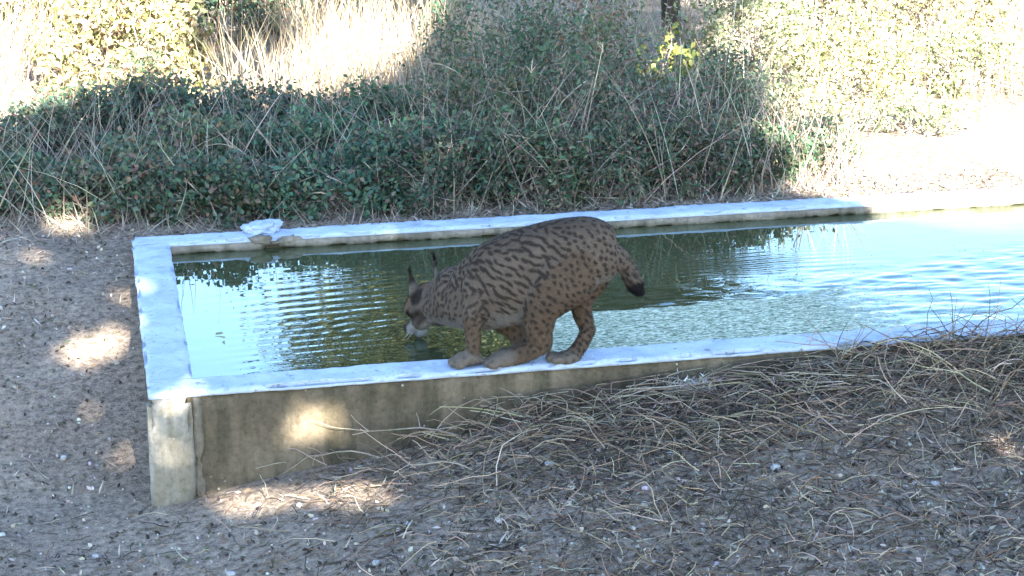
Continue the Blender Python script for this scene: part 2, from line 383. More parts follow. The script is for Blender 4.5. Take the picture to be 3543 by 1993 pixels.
LV = []; LF = []; SAMP = []                                   # skin verts, faces, (part, centre) samples
def loft(part, pts, spine=False, sides=22, lat=None):
    S = catmull(pts); C = S[:, :3]; b = np.maximum(S[:, 3], 0.004); a = np.maximum(S[:, 4], 0.004)
    T = unit(np.gradient(C, axis=0))
    rings_ = []
    def frame(t):
        if lat is not None: l = np.array(lat, float)
        elif spine: l = np.cross((0, 0, 1.), t)
        else: l = np.array((0, 1., 0))
        l = l-t*(l@t); l /= np.linalg.norm(l); return l, np.cross(t, l)
    th = np.linspace(0, 2*np.pi, sides, endpoint=False)
    def ring(c, t, aa, bb):
        l, n = frame(t); rings_.append(c+np.outer(np.cos(th)*aa, l)+np.outer(np.sin(th)*bb, n))
    for q in (80, 60, 40, 20):
        k = math.radians(q); ring(C[0]-T[0]*min(a[0], b[0])*math.sin(k), T[0], a[0]*math.cos(k), b[0]*math.cos(k))
    for i in range(len(C)): ring(C[i], T[i], a[i], b[i]); SAMP.append((part, C[i], max(a[i], b[i])))
    for q in (20, 40, 60, 80):
        k = math.radians(q); ring(C[-1]+T[-1]*min(a[-1], b[-1])*math.sin(k), T[-1], a[-1]*math.cos(k), b[-1]*math.cos(k))
    base = sum(len(v) for v in LV); R = np.vstack(rings_); LV.append(R); m = len(rings_)
    for i in range(m-1):
        for j in range(sides):
            j2 = (j+1) % sides
            LF.append((base+i*sides+j, base+i*sides+j2, base+(i+1)*sides+j2, base+(i+1)*sides+j))
    LF.append(tuple(base+j for j in range(sides))[::-1]); LF.append(tuple(base+(m-1)*sides+j for j in range(sides)))

def blob(part, c, r, ax=None):
    A = np.eye(3) if ax is None else np.array(ax, float)*HS
    th = np.linspace(0, np.pi, 9)[1:-1]; ph = np.linspace(0, 2*np.pi, 14, endpoint=False)
    base = sum(len(v) for v in LV); c = np.array(c, float)
    V = [c+A[2]*r[2]]
    for t in th:
        for q in ph: V.append(c+A[0]*r[0]*math.sin(t)*math.cos(q)+A[1]*r[1]*math.sin(t)*math.sin(q)+A[2]*r[2]*math.cos(t))
    V.append(c-A[2]*r[2]); LV.append(np.array(V)); n = 14
    for j in range(n): LF.append((base, base+1+j, base+1+(j+1) % n))
    for i in range(len(th)-1):
        for j in range(n):
            j2 = (j+1) % n; LF.append((base+1+i*n+j, base+1+(i+1)*n+j, base+1+(i+1)*n+j2, base+1+i*n+j2))
    e = base+len(V)-1; o = base+1+(len(th)-1)*n
    for j in range(n): LF.append((e, o+(j+1) % n, o+j))
    SAMP.append((part, c, max(r)))

for k, v in LYNX.items(): loft(k, v, spine=(k == 'torso'))
for k in ('near_forepaw', 'near_foot', 'far_hindpaw', 'far_forepaw'):           # four toes on each paw
    e = LYNX[k][-1]
    for q, dy in enumerate((-0.032, -0.011, 0.011, 0.032)):
        blob(k, (e[0]+(0.0 if q in (0, 3) else -0.011), e[1]+dy*1.1, RIM+0.0125), (0.022, 0.0098, 0.0135))
# head frame: turned away from the wall, nose down to the water
HA, HP = math.radians(38), math.radians(42); HS = 1.2
HF = np.array([-math.cos(HA)*math.cos(HP), math.sin(HA)*math.cos(HP), -math.sin(HP)])
HL = np.array([-math.sin(HA), -math.cos(HA), 0.0]); HU = np.cross(HF, HL); HU *= np.sign(HU[2])
HC = np.array([1.031, 0.530, 0.492]); HAX = (HF, HL, HU)
def hp(f, l, u): return HC+(HF*f+HL*l+HU*u)*HS
blob('head', hp(0, 0, 0), (0.074, 0.064, 0.060), HAX)
blob('head', hp(0.03, 0, 0.012), (0.055, 0.052, 0.045), HAX)
loft('muzzle', [(*hp(0.035, 0, -0.014), 0.040, 0.046), (*hp(0.075, 0, -0.020), 0.030, 0.036), (*hp(0.100, 0, -0.022), 0.024, 0.028)], lat=HL)
blob('nose', hp(0.118, 0, -0.008), (0.013, 0.014, 0.010), HAX)
blob('chin', hp(0.088, 0, -0.046), (0.024, 0.022, 0.020), HAX)
for sgn in (1, -1):
    blob('cheek', hp(0.034, 0.032*sgn, -0.026), (0.042, 0.028, 0.032), HAX)
    blob('muzzle', hp(0.096, 0.016*sgn, -0.026), (0.024, 0.018, 0.018), HAX)
    blob('head', hp(0.052, 0.028*sgn, 0.026), (0.022, 0.018, 0.016), HAX)
    loft('ruff', [(*hp(-0.005, 0.048*sgn, -0.030), 0.034, 0.020), (*hp(-0.016, 0.058*sgn, -0.055), 0.027, 0.016), (*hp(-0.026, 0.060*sgn, -0.076), 0.014, 0.009), (*hp(-0.030, 0.060*sgn, -0.088), 0.005, 0.005)], lat=HL)
    eb = hp(-0.016+0.018*sgn, 0.043*sgn, 0.036); et = eb+np.array([-0.16, 0.02, 1.0])*0.088+HL*sgn*0.012
    loft('ear', [(*eb, 0.009, 0.027), (*(eb*0.6+et*0.4), 0.007, 0.021), (*(eb*0.25+et*0.75), 0.006, 0.012), (*et, 0.0045, 0.004)], lat=HL*0.75*sgn+HF*0.55)
loft('neck', [(1.075, 0.25, 0.60, 0.10, 0.085), (1.06, 0.36, 0.57, 0.074, 0.068), (1.048, 0.45, 0.537, 0.058, 0.058), (*hp(-0.03, 0, 0.0), 0.05, 0.052)], spine=True)
loft('ruffbase', [(1.065, 0.33, 0.545, 0.05, 0.06), (1.05, 0.43, 0.507, 0.045, 0.055), (*hp(-0.02, 0, -0.035), 0.035, 0.045)], spine=True)

def grow_skin():
    V = np.vstack(LV); me = bpy.data.meshes.new('raw'); me.from_pydata(V.tolist(), [], LF); me.update()
    bm = bmesh.new(); bm.from_mesh(me); bmesh.ops.recalc_face_normals(bm, faces=bm.faces); bm.to_mesh(me); bm.free()
    o = bpy.data.objects.new('raw', me); COL.objects.link(o)
    r = o.modifiers.new('r', 'REMESH'); r.mode = 'VOXEL'; r.voxel_size = 0.0038; r.adaptivity = 0
    s = o.modifiers.new('s', 'SMOOTH'); s.factor = 0.5; s.iterations = 7
    dg = bpy.context.evaluated_depsgraph_get(); ev = o.evaluated_get(dg); m2 = ev.to_mesh()
    n = len(m2.vertices); co = np.empty(n*3, np.float32); m2.vertices.foreach_get('co', co); no = np.empty(n*3, np.float32); m2.vertices.foreach_get('normal', no)
    faces = [tuple(p.vertices) for p in m2.polygons]
    ev.to_mesh_clear(); bpy.data.objects.remove(o); bpy.data.meshes.remove(me)
    return co.reshape(-1, 3).astype(float), no.reshape(-1, 3).astype(float), faces
BV, BN, BF = grow_skin()
# part of every skin vertex = the section centre nearest relative to its radius
SC = np.array([s[1] for s in SAMP]); SR = np.array([s[2] for s in SAMP]); SP = [s[0] for s in SAMP]
pid = np.empty(len(BV), int)
for i in range(0, len(BV), 4000):
    d = np.linalg.norm(BV[i:i+4000, None]-SC[None], axis=2)/(SR[None]+0.01); pid[i:i+4000] = d.argmin(1)
part = np.array(SP)[pid]
isin = lambda *n: np.isin(part, n)
head = isin('head', 'muzzle', 'nose', 'chin', 'cheek', 'ruff', 'ear')
legs = isin('near_foreleg', 'near_shin', 'near_foot', 'far_foreleg', 'far_shin', 'far_foot', 'near_forepaw', 'far_forepaw', 'far_hindpaw')
thigh = isin('near_thigh', 'far_thigh')
paws = isin('near_forepaw', 'far_forepaw', 'far_hindpaw') | (isin('near_foot') & (BV[:, 0] < 1.23))
mott = fbm(BV*22, 3, 71)[:, None]
C = np.array([0.135, 0.106, 0.083])*(0.8+0.4*mott)
rel = (BV[:, 2]-SC[pid][:, 2])/SR[pid]
bel = ss(-0.30, -0.78, rel)*isin('torso', 'ruffbase', 'near_shoulder')*ss(0.15, -0.35, BN[:, 2])
C = C*(1-bel[:, None]) + np.array([0.21, 0.195, 0.18])*bel[:, None]
top = (ss(0.5, 0.95, rel)*isin('torso'))[:, None]; C = C*(1-0.25*top)
C[legs | thigh] *= np.array([0.86, 0.77, 0.69])
C[paws] = C[paws]*0.4 + np.array([0.20, 0.175, 0.145])*0.6
C[isin('ruffbase')] = C[isin('ruffbase')]*0.45+np.array([0.21, 0.195, 0.175])*0.55

E_ = np.array([(f[k], f[(k+1) % len(f)]) for f in BF for k in range(len(f))])
deg = np.maximum(np.bincount(E_[:, 0], minlength=len(BV)), 1)[:, None]
for _ in range(14):                                            # soften the borders between the coat's regions
    S_ = np.stack([np.bincount(E_[:, 0], weights=C[E_[:, 1], k], minlength=len(BV)) for k in range(3)], 1); C = 0.4*C+0.6*S_/deg
def poisson(idx, r, cap=2000):
    idx = rng.permutation(idx)[:14000]; keep = np.empty((0, 3)); out = []
    for i in idx:
        if len(keep) == 0 or np.min(((keep-BV[i])**2).sum(1)) > r*r:
            keep = np.vstack([keep, BV[i]]); out.append(i)
            if len(out) >= cap: break
    return out
dark = np.zeros(len(BV))
def spots(sel, r, ln, wd, dirf, strength=1.0):
    for i in poisson(np.nonzero(sel)[0], r):
        d = np.array(dirf(BV[i]), float)+rng.normal(size=3)*0.28; n = BN[i]; d = d-n*(d@n); d /= np.linalg.norm(d)+1e-9
        L_ = ln*rng.uniform(0.6, 1.3); W_ = wd*rng.uniform(0.75, 1.25)
        near = np.nonzero((np.abs(BV-BV[i]) < L_*1.8).all(1))[0]
        q = BV[near]-BV[i]; u_ = q@d; v2 = np.maximum((q*q).sum(1)-u_*u_, 0)
        bend = 0.0
        e = np.sqrt((u_/L_)**2+v2/W_**2)
        dark[near] = np.maximum(dark[near], strength*(1-ss(0.70, 1.25, e)))
flank = isin('torso', 'near_shoulder', 'neck') & (bel < 0.35) & (np.linalg.norm(BV-HC-np.array([0.02, -0.02, 0]), axis=1) > 0.145)
front_low = (BV[:, 0] < 1.13) & (BV[:, 2] < 0.66)
hind = (BV[:, 0] > 1.40) | thigh
spots(flank & ~hind & ~front_low, 0.0225, 0.021, 0.0062, lambda p: (0.85, 0, -0.5))
spots(flank & front_low, 0.021, 0.015, 0.0058, lambda p: (0.6, -0.3, 0.7), 0.9)
spots(hind & (bel < 0.3), 0.0205, 0.0095, 0.0065, lambda p: (0.6, 0, -0.8))
spots(legs & ~paws & (BV[:, 2] > 0.45), 0.022, 0.010, 0.0058, lambda p: (1, 0, 0.1), 0.85)
spots(paws, 0.024, 0.006, 0.005, lambda p: (0, 0, 1), 0.5)
spots(bel > 0.4, 0.042, 0.009, 0.007, lambda p: (1, 0, -0.3), 0.55)
spots(isin('tail') & (BV[:, 2] > 0.67), 0.026, 0.016, 0.006, lambda p: (0.2, 1, 0.2), 0.9)
C *= 0.72
C = C*(1-dark[:, None]*0.92)+np.array([0.024, 0.02, 0.017])*dark[:, None]*0.92
tt = (isin('tail')*ss(0.668, 0.652, BV[:, 2]-0.35*(BV[:, 0]-1.66)+0.006*(mott[:, 0]-0.5)))[:, None]; C = C*(1-tt)+np.array([0.010, 0.009, 0.010])*tt
# face, in the head's own frame
hq = (BV-HC)/HS; hf, hl, hu = hq@HF, hq@HL, hq@HU
def paint(msk, c, a=1.0):
    m_ = (np.clip(msk, 0, 1)*a)[:, None]; C[:] = C*(1-m_)+np.array(c)*m_
hm = head.astype(float)
paint(hm*ss(0.02, 0.05, hu), (0.12, 0.065, 0.040), 0.8)
paint(hm*(part == 'muzzle')*ss(0.0, -0.02, hu), (0.17, 0.155, 0.145), 0.85)
paint(isin('chin')*1.0, (0.20, 0.19, 0.18))
paint(hm*ss(0.016, 0.006, np.abs(hu+0.004-0.10*(hf-0.05)))*ss(0.085, 0.06, hf)*ss(0.0, 0.02, hf)*ss(0.02, 0.034, np.abs(hl)), (0.02, 0.016, 0.014), 0.9)
paint(hm*ss(0.012, 0.005, np.abs(hu+0.028))*ss(0.06, 0.04, hf)*ss(0.032, 0.046, np.abs(hl)), (0.03, 0.024, 0.02), 0.85)
paint(hm*ss(-0.034, -0.05, hu)*(np.abs(hl) > 0.03), (0.18, 0.17, 0.155), 0.8)
paint(isin('ruff')*ss(0.011, 0.005, np.abs(np.abs(hl)-0.066-0.05*(hu+0.07)))*ss(-0.045, -0.06, hu), (0.02, 0.018, 0.016), 0.8)
paint(isin('nose')*1.0, (0.03, 0.018, 0.016))
paint(hm*(part == 'muzzle')*ss(0.08, 0.095, hf)*ss(-0.014, -0.004, hu), (0.06, 0.04, 0.035), 0.8)
ear = isin('ear'); paint(ear*1.0, (0.02, 0.018, 0.018), 0.9)
paint(ear*ss(0.045, 0.055, hu)*ss(0.08, 0.068, hu), (0.2, 0.18, 0.16), 0.5)
for sgn in (1, -1):
    paint(hm*ss(0.013, 0.008, np.linalg.norm(hq-(HF*0.058+HL*0.038*sgn+HU*0.016), axis=1)), (0.012, 0.010, 0.008))

for _ in range(4):
    S_ = np.stack([np.bincount(E_[:, 0], weights=C[E_[:, 1], k], minlength=len(BV)) for k in range(3)], 1); C = np.where((head | paws)[:, None], 0.35*C+0.65*S_/deg, C)
lynx = empty('lynx', (1.3, 0.07, RIM))
tag(lynx, 'spotted brown lynx with short black tipped tail drinking from the front rim', 'lynx')
me = bpy.data.meshes.new('body'); me.from_pydata(BV.tolist(), [], BF); me.update()
a = me.color_attributes.new('Col', 'FLOAT_COLOR', 'POINT'); a.data.foreach_set('color', np.c_[C, np.ones(len(C))].astype(np.float32).ravel())
me.polygons.foreach_set('use_smooth', np.ones(len(me.polygons), bool))
link('body', me, M_FUR, lynx)
# short coat: tapered hairs lying back along the body
N_H = 70000; i = rng.integers(0, len(BV), N_H); i = i[~isin('nose')[i]]
flow = np.where(head[i][:, None], -HF+0.2*HU, np.array([0.75, 0.0, -0.5])) + rng.normal(size=(len(i), 3))*0.25
flow[legs[i]] = np.array([0.15, 0, -1])+rng.normal(size=(int(legs[i].sum()), 3))*0.2
n = BN[i]; fl = unit(flow-n*(flow*n).sum(1)[:, None]); dr = unit(fl+n*0.42)
ln = rng.uniform(0.007, 0.014, len(i)); ln[paws[i]] *= 0.75; ln[isin('muzzle', 'chin')[i]] *= 0.45; ln[bel[i] > 0.5] *= 1.5; ln[isin('tail', 'ruff', 'ruffbase')[i]] *= 1.4
side = unit(np.cross(dr, n))*0.0011; root = BV[i]-n*0.001
V = np.stack([root-side, root+side, root+dr*ln[:, None]], 1).reshape(-1, 3)
hc = np.repeat(C[i]*rng.uniform(0.6, 1.5, (len(i), 1)), 3, 0)
link('coat', np_mesh('coat', V, np.arange(len(V)).reshape(-1, 3), col=hc), M_FUR, lynx)
for sgn in (1, -1):                                            # black brushes on the ear tips, whiskers
    et = hp(-0.016+0.018*sgn, 0.043*sgn, 0.036)+np.array([-0.16, 0.02, 1.0])*0.087+HL*sgn*0.012; V = []
    for q in range(60):
        b0 = et+rng.normal(size=3)*0.0022; d = np.array([-0.12, 0.02, 1.0])+rng.normal(size=3)*0.10; sd = np.cross(d, rng.normal(size=3)); sd = sd/np.linalg.norm(sd)*0.0012
        V += [b0-sd, b0+sd, b0+d*rng.uniform(0.02, 0.038)]
    link('ear_tuft', np_mesh('ear_tuft', V, np.arange(len(V)).reshape(-1, 3), col=np.full((len(V), 3), 0.012)), M_FUR, lynx)
    V = []
    for q in range(9):
        b0 = hp(0.098, 0.028*sgn, -0.022-0.002*q); d = HL*sgn*1.0+HF*rng.uniform(-0.5, 0.5)+HU*rng.uniform(-0.6, 0.1); sd = np.array([0, 0, 0.0006])
        V += [b0-sd, b0+sd, b0+unit(d)*rng.uniform(0.05, 0.08)]
    link('whiskers', np_mesh('whiskers', V, np.arange(len(V)).reshape(-1, 3), col=np.full((len(V), 3), 0.7)), M_FUR, lynx)

# ------------------------------------------------------------------ plants
def leaf_quads(P, size, asp=0.5, up=0.35, jit=0.35, droop=None):
    n = len(P); ax1 = rdir(n); nr = unit(rdir(n)+np.array([0, 0, up]))
    ax1 = unit(ax1-nr*(ax1*nr).sum(1)[:, None]); ax2 = np.cross(nr, ax1)
    L = (size*rng.uniform(1-jit, 1+jit, n))[:, None]; W = L*asp*0.5
    b = P-ax1*L*0.5; t = P+ax1*L*0.5; mid = P-ax1*L*0.06
    l = mid+ax2*W+nr*L*0.08; r = mid-ax2*W+nr*L*0.08
    return np.stack([b, l, t, r], 1).reshape(-1, 3), np.arange(4*n).reshape(-1, 4)

def leaf_cols(n, cols, var=0.3, rep=4):
    cols = np.array(cols); k = rng.integers(0, len(cols), n)
    c = cols[k]*rng.uniform(1-var, 1+var, (n, 1))*rng.uniform(0.9, 1.1, (n, 3))
    return np.repeat(c, rep, 0)

def tubes(paths, r0, r1, sides=3):
    """paths: list of (k,3); one joined mesh of tapered tubes"""
    Vs = []; Fs = []; base = 0; th = np.linspace(0, 2*np.pi, sides, endpoint=False)
    for q, p in enumerate(paths):
        p = np.asarray(p, float); k = len(p); T = unit(np.gradient(p, axis=0))
        ref = np.array([0.31, 0.2, 0.93]) if abs(T[0][2]) < 0.9 else np.array([1., 0.1, 0])
        A = unit(np.cross(T, ref)); B = np.cross(T, A)
        ra = r0[q] if hasattr(r0, '__len__') else r0; rb = r1[q] if hasattr(r1, '__len__') else r1
        R = np.linspace(ra, rb, k)
        V = p[:, None]+(A[:, None]*np.cos(th)[None, :, None]+B[:, None]*np.sin(th)[None, :, None])*R[:, None, None]
        Vs.append(V.reshape(-1, 3))
        for i in range(k-1):
            for j in range(sides):
                j2 = (j+1) % sides
                Fs.append((base+i*sides+j, base+i*sides+j2, base+(i+1)*sides+j2, base+(i+1)*sides+j))
        base += k*sides
    return np.vstack(Vs), np.array(Fs)

def arc(a, d, L, bend, k=6, wob=0.04):
    """a curving shoot from a along d, drooping by bend"""
    p = [np.array(a, float)]; d = np.array(d, float); d /= np.linalg.norm(d)
    for i in range(k-1):
        d = d+np.array([0, 0, -bend/k])+rng.normal(size=3)*wob; d /= np.linalg.norm(d); p.append(p[-1]+d*L/(k-1))
    return np.array(p)

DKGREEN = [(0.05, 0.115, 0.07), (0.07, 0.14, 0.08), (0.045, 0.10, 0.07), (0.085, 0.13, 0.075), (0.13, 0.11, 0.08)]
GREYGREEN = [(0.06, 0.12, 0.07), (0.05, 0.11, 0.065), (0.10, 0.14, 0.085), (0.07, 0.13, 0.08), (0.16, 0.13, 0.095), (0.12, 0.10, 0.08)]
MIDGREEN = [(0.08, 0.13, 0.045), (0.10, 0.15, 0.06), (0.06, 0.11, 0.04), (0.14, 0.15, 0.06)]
PALEGREEN = [(0.22, 0.26, 0.13), (0.30, 0.31, 0.19), (0.15, 0.20, 0.085), (0.34, 0.31, 0.2), (0.10, 0.13, 0.06)]  # leaf colours paled so sunlit bushes carry the sun's glare
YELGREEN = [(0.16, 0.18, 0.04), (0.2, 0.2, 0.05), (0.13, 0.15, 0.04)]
STRAW = [(0.34, 0.27, 0.17), (0.42, 0.34, 0.22), (0.28, 0.22, 0.15), (0.22, 0.17, 0.12), (0.38, 0.33, 0.25)]
GREYSTRAW = [(0.30, 0.26, 0.21), (0.24, 0.20, 0.16), (0.36, 0.31, 0.25), (0.17, 0.14, 0.115), (0.42, 0.38, 0.31)]

def bush(name, label, cat, group, x, y, rx, ry, h, nleaf, size, cols, nstem=26, asp=0.5, clump=70, stem_cols=GREYSTRAW, stem_r=0.005):
    z0 = float(ground_z([x], [y])[0])-0.02
    o = empty(name, (x, y, z0)); tag(o, label, cat, group)
    # clump centres fill an uneven dome
    q = rdir(clump); q[:, 2] = np.abs(q[:, 2]); rad = rng.uniform(0.35, 1.0, clump)**0.6
    lump_ = 0.72+0.5*fbm(q*1.7+x*3.1+y, 2, 9)
    cc = np.array([x, y, z0+0.04])+q*np.array([rx, ry, h*0.95])*(rad*lump_)[:, None]
    k = rng.integers(0, clump, nleaf)
    P = cc[k]+rng.normal(size=(nleaf, 3))*np.array([rx, ry, h])*0.105
    P[:, 2] = np.maximum(P[:, 2], z0+0.02)
    V, F = leaf_quads(P, size, asp)
    link('foliage', np_mesh('foliage', V, F, col=leaf_cols(nleaf, cols, 0.35)*rng.uniform(0.72, 1.25)*np.array([rng.uniform(0.9, 1.35), 1.0, rng.uniform(0.85, 1.1)])), M_LEAF, o)
    paths = []
    for s in range(nstem):
        t = cc[rng.integers(0, clump)]; b = np.array([x, y, z0])+np.array([rng.normal()*rx*0.3, rng.normal()*ry*0.3, 0])
        m = (b+t)/2+rng.normal(size=3)*0.05+np.array([0, 0, 0.08*h]); u = t+(t-m)*0.35+rng.normal(size=3)*0.05
        paths.append(catmull([b, m, t, u], 3))
    V, F = tubes(paths, stem_r, stem_r*0.35)
    link('stems', np_mesh('stems', V, F, col=leaf_cols(len(V)//3, stem_cols, 0.3, 3)), M_TWIG, o)
    return o

BR = 'dense dark green bramble bush hugging the back rim of the trough'
for x, y, rx, ry, h in [(-0.62, 3.0, 0.42, 0.34, 0.24), (-0.08, 2.85, 0.42, 0.34, 0.28), (0.45, 2.64, 0.40, 0.28, 0.26), (0.95, 2.58, 0.42, 0.28, 0.28), (0.28, 3.3, 0.46, 0.36, 0.32), (0.85, 3.2, 0.46, 0.36, 0.33), (1.38, 2.9, 0.40, 0.34, 0.36), (-0.3, 3.9, 0.42, 0.36, 0.34), (0.2, 4.1, 0.45, 0.4, 0.36), (0.75, 4.0, 0.45, 0.4, 0.33), (1.25, 3.7, 0.45, 0.4, 0.36)]:
    BR = 'dense dark green bramble hugging the back rim of the trough' if y < 2.91 else 'dark green bramble in the second row behind the rim brambles' if y < 3.5 else 'far low bramble bordering the sunlit dry grass'
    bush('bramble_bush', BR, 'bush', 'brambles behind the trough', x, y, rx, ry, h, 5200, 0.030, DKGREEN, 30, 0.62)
SH = 'tall grey green shrub tangled with dry stems in the shade behind the trough'
for x, y, rx, ry, h in [(1.40, 2.56, 0.38, 0.28, 0.38), (1.85, 2.56, 0.42, 0.30, 0.42), (2.3, 2.54, 0.42, 0.30, 0.42), (2.72, 2.58, 0.36, 0.30, 0.38), (1.75, 3.2, 0.45, 0.4, 0.72), (2.2, 3.2, 0.45, 0.4, 0.76), (2.65, 3.2, 0.42, 0.4, 0.66), (2.0, 4.0, 0.55, 0.45, 0.98), (2.5, 4.0, 0.48, 0.45, 0.92), (3.05, 3.4, 0.36, 0.36, 0.42), (3.3, 4.3, 0.42, 0.4, 0.34), (3.08, 2.72, 0.3, 0.28, 0.26), (3.38, 2.9, 0.3, 0.26, 0.2)]:
    SH = 'low grey green scrub close behind the back rim' if y < 2.6 else 'small scrub tuft where the shade ends behind the rim' if x > 3 and y < 3 else 'tall grey green scrub rising right behind the low scrub' if y < 3.3 else 'tallest grey scrub in the back of the shade' if h > 0.9 else 'sparse low scrub at the edge of the lit ground'
    bush('scrub_bush', SH, 'bush', 'scrub behind the trough', x, y, rx, ry, h, 4600, 0.031, GREYGREEN, 46, 0.42, 70, GREYSTRAW, 0.005)
bush('scrub_bush', 'narrow upright scrub standing above the brambles near the trough corner', 'bush', None, 0.14, 4.35, 0.26, 0.25, 0.55, 2600, 0.03, GREYGREEN, 30, 0.42, 50, GREYSTRAW, 0.005)
LB = lambda label, *a: bush('leafy_bush', label, 'bush', None, *a)
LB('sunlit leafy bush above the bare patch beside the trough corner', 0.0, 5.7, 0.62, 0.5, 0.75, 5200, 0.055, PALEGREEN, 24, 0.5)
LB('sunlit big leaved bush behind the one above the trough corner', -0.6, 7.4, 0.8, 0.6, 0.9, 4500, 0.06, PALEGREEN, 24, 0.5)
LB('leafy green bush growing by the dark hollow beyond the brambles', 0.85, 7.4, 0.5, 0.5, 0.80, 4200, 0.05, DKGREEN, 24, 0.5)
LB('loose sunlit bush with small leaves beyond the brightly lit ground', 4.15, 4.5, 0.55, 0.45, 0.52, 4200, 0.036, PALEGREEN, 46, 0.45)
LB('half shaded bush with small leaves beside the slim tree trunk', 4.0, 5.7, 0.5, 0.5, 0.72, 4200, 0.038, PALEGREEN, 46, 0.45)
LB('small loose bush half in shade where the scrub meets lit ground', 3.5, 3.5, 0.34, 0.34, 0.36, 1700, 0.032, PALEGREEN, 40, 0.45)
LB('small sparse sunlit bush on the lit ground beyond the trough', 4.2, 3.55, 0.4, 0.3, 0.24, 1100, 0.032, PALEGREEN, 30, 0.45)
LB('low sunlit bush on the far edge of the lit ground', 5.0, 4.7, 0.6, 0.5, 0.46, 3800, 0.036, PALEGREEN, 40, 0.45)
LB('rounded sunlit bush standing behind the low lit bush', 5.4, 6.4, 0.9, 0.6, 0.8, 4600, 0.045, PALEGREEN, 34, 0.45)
bush('sapling', 'small sapling with yellow green leaves before the slim tree trunk', 'sapling', None, 2.98, 3.95, 0.24, 0.2, 0.60, 520, 0.05, YELGREEN, 7, 0.55, 24, GREYSTRAW, 0.006)

def tree(name, label, x, y, trunk_r, fork_z, cc, cr, nleaf, size, cols, nl=9, keep=None, group=None, lean=(0, 0)):
    z0 = float(ground_z([x], [y])[0])-0.08
    o = empty(name, (x, y, z0)); tag(o, label, 'tree', group)
    cc = np.array(cc, float); cr = np.array(cr, float); fork = np.array([x+lean[0], y+lean[1], fork_z])
    paths = [catmull([(x, y, z0), (x*0.6+fork[0]*0.4+0.03, y*0.6+fork[1]*0.4, z0*0.6+fork_z*0.4), fork], 5)]
    V, F = tubes(paths, trunk_r*1.25, trunk_r*0.8, 12)
    link('trunk', np_mesh('trunk', V, F, smooth=True), M_BARK, o)
    lp = []; tips = []
    for i in range(nl):
        d = rdir(1)[0]; d[2] = abs(d[2])*0.8-0.1; t = cc+d*cr*rng.uniform(0.55, 0.9)
        m = fork*0.5+t*0.5+rng.normal(size=3)*0.12*cr.mean()*0.5+np.array([0, 0, 0.1*cr[2]])
        p = catmull([fork-np.array([0, 0, 0.1]), m, t], 5); lp.append(p); tips.append(t)
        for s in range(3):
            a = p[rng.integers(3, len(p))]; e = a+rdir(1)[0]*cr*0.45; lp.append(catmull([a, (a+e)/2+rng.normal(size=3)*0.08*cr.mean()*0.3, e], 3)); tips.append(e)
    if keep is not None: lp = [p for p in lp if keep(p).mean() > 0.85]
    V, F = tubes(lp, trunk_r*0.42, trunk_r*0.06, 6)
    link('limbs', np_mesh('limbs', V, F, smooth=True), M_BARK, o)
    q = rdir(160); rad = rng.uniform(0.2, 1, 160)**0.5*(0.78+0.4*fbm(q*1.9, 2, 4)); c2 = cc+q*cr*rad[:, None]; c2 = np.vstack([c2, np.array(tips)])
    P = c2[rng.integers(0, len(c2), nleaf)]+rng.normal(size=(nleaf, 3))*cr*0.13
    if keep is not None: P = P[keep(P)]
    V, F = leaf_quads(P, size, 0.6)
    link('crown', np_mesh('crown', V, F, col=leaf_cols(len(P), cols, 0.35)), M_LEAF, o)
    return o

tree('tree', 'slim dark trunked tree standing among the sunlit bushes', 3.72, 6.4, 0.06, 1.7, (2.65, 6.5, 2.45), (1.45, 1.2, 1.35), 32000, 0.085, [(0.045, 0.05, 0.018), (0.065, 0.06, 0.02), (0.035, 0.045, 0.018), (0.09, 0.075, 0.022)], lean=(-0.15, 0))

# the big tree behind the camera that shades the trough; where sun flecks fall its crown has gaps
SD = np.array(SUN_D)
FLECK = [(-0.20, 1.31, 0.15, 0.12), (-0.22, 2.62, 0.34, 0.14), (-0.45, 2.2, 0.3, 0.08), (-0.05, 1.66, 0.26, 0.06), (-0.19, 0.74, 0.1, 0.05), (-0.09, 0.38, 0.05, 0.05), (0.33, -0.11, 0.06, 0.115), (0.24, -0.03, 0.06, 0.05), (0.65, -0.24, 0.08, 0.085), (0.06, 0.06, 0.40, 0.11), (0.09, 0.52, 0.40, 0.05), (0.11, 0.75, 0.40, 0.05), (0.53, 0.0, 0.255, 0.075), (0.07, -0.02, 0.215, 0.04), (2.5, -0.9, 0.25, 0.12), (2.75, -0.7, 0.25, 0.08), (1.05, -0.85, 0.07, 0.05), (2.98, 3.9, 0.85, 0.13)]
def shade_keep(P):
    k = (P[:, 2]-0.45)/SD[2]; lx = P[:, 0]-SD[0]*k; ly = P[:, 1]-SD[1]*k
    wob = 0.5*(fbm(np.c_[lx*1.6, ly*1.0], 3, 77)-0.5)
    bx = np.interp(lx, [-3, -0.3, 0.0, 0.3, 0.8, 1.3, 1.8, 2.1, 2.6], [4.2, 4.4, 4.9, 5.1, 4.7, 4.9, 5.5, 7.5, 13])
    lit = (ly+wob*1.6 > bx)
    rx = np.interp(ly, [0.9, 1.3, 1.9, 2.3, 3.0, 4.0, 6.0, 9.0], [9, 3.6, 3.36, 3.1, 3.2, 3.35, 3.9, 4.8])
    lit |= (lx+wob*0.7+1.3*(fbm(np.c_[lx*3.2, ly*2.2], 3, 178)-0.5)*ss(2.2, 3.2, ly) > rx)
    for hx, hy, r in ((0.72, 6.3, 0.34), (1.0, 7.3, 0.35), (0.3, 7.6, 0.3)): lit &= ((lx-hx)**2+(0.7*(ly-hy))**2 > r*r)
    for fx, fy, fz, r in FLECK:
        kk = (fz-0.45)/SD[2]; dx = lx-(fx-SD[0]*kk); dy = ly-(fy-SD[1]*kk)
        lit |= (dx*dx+(dy*0.75)**2 < (r+(0.062 if r > 0.07 else 0.045))**2)
    return ~lit
rng = np.random.default_rng(2024)
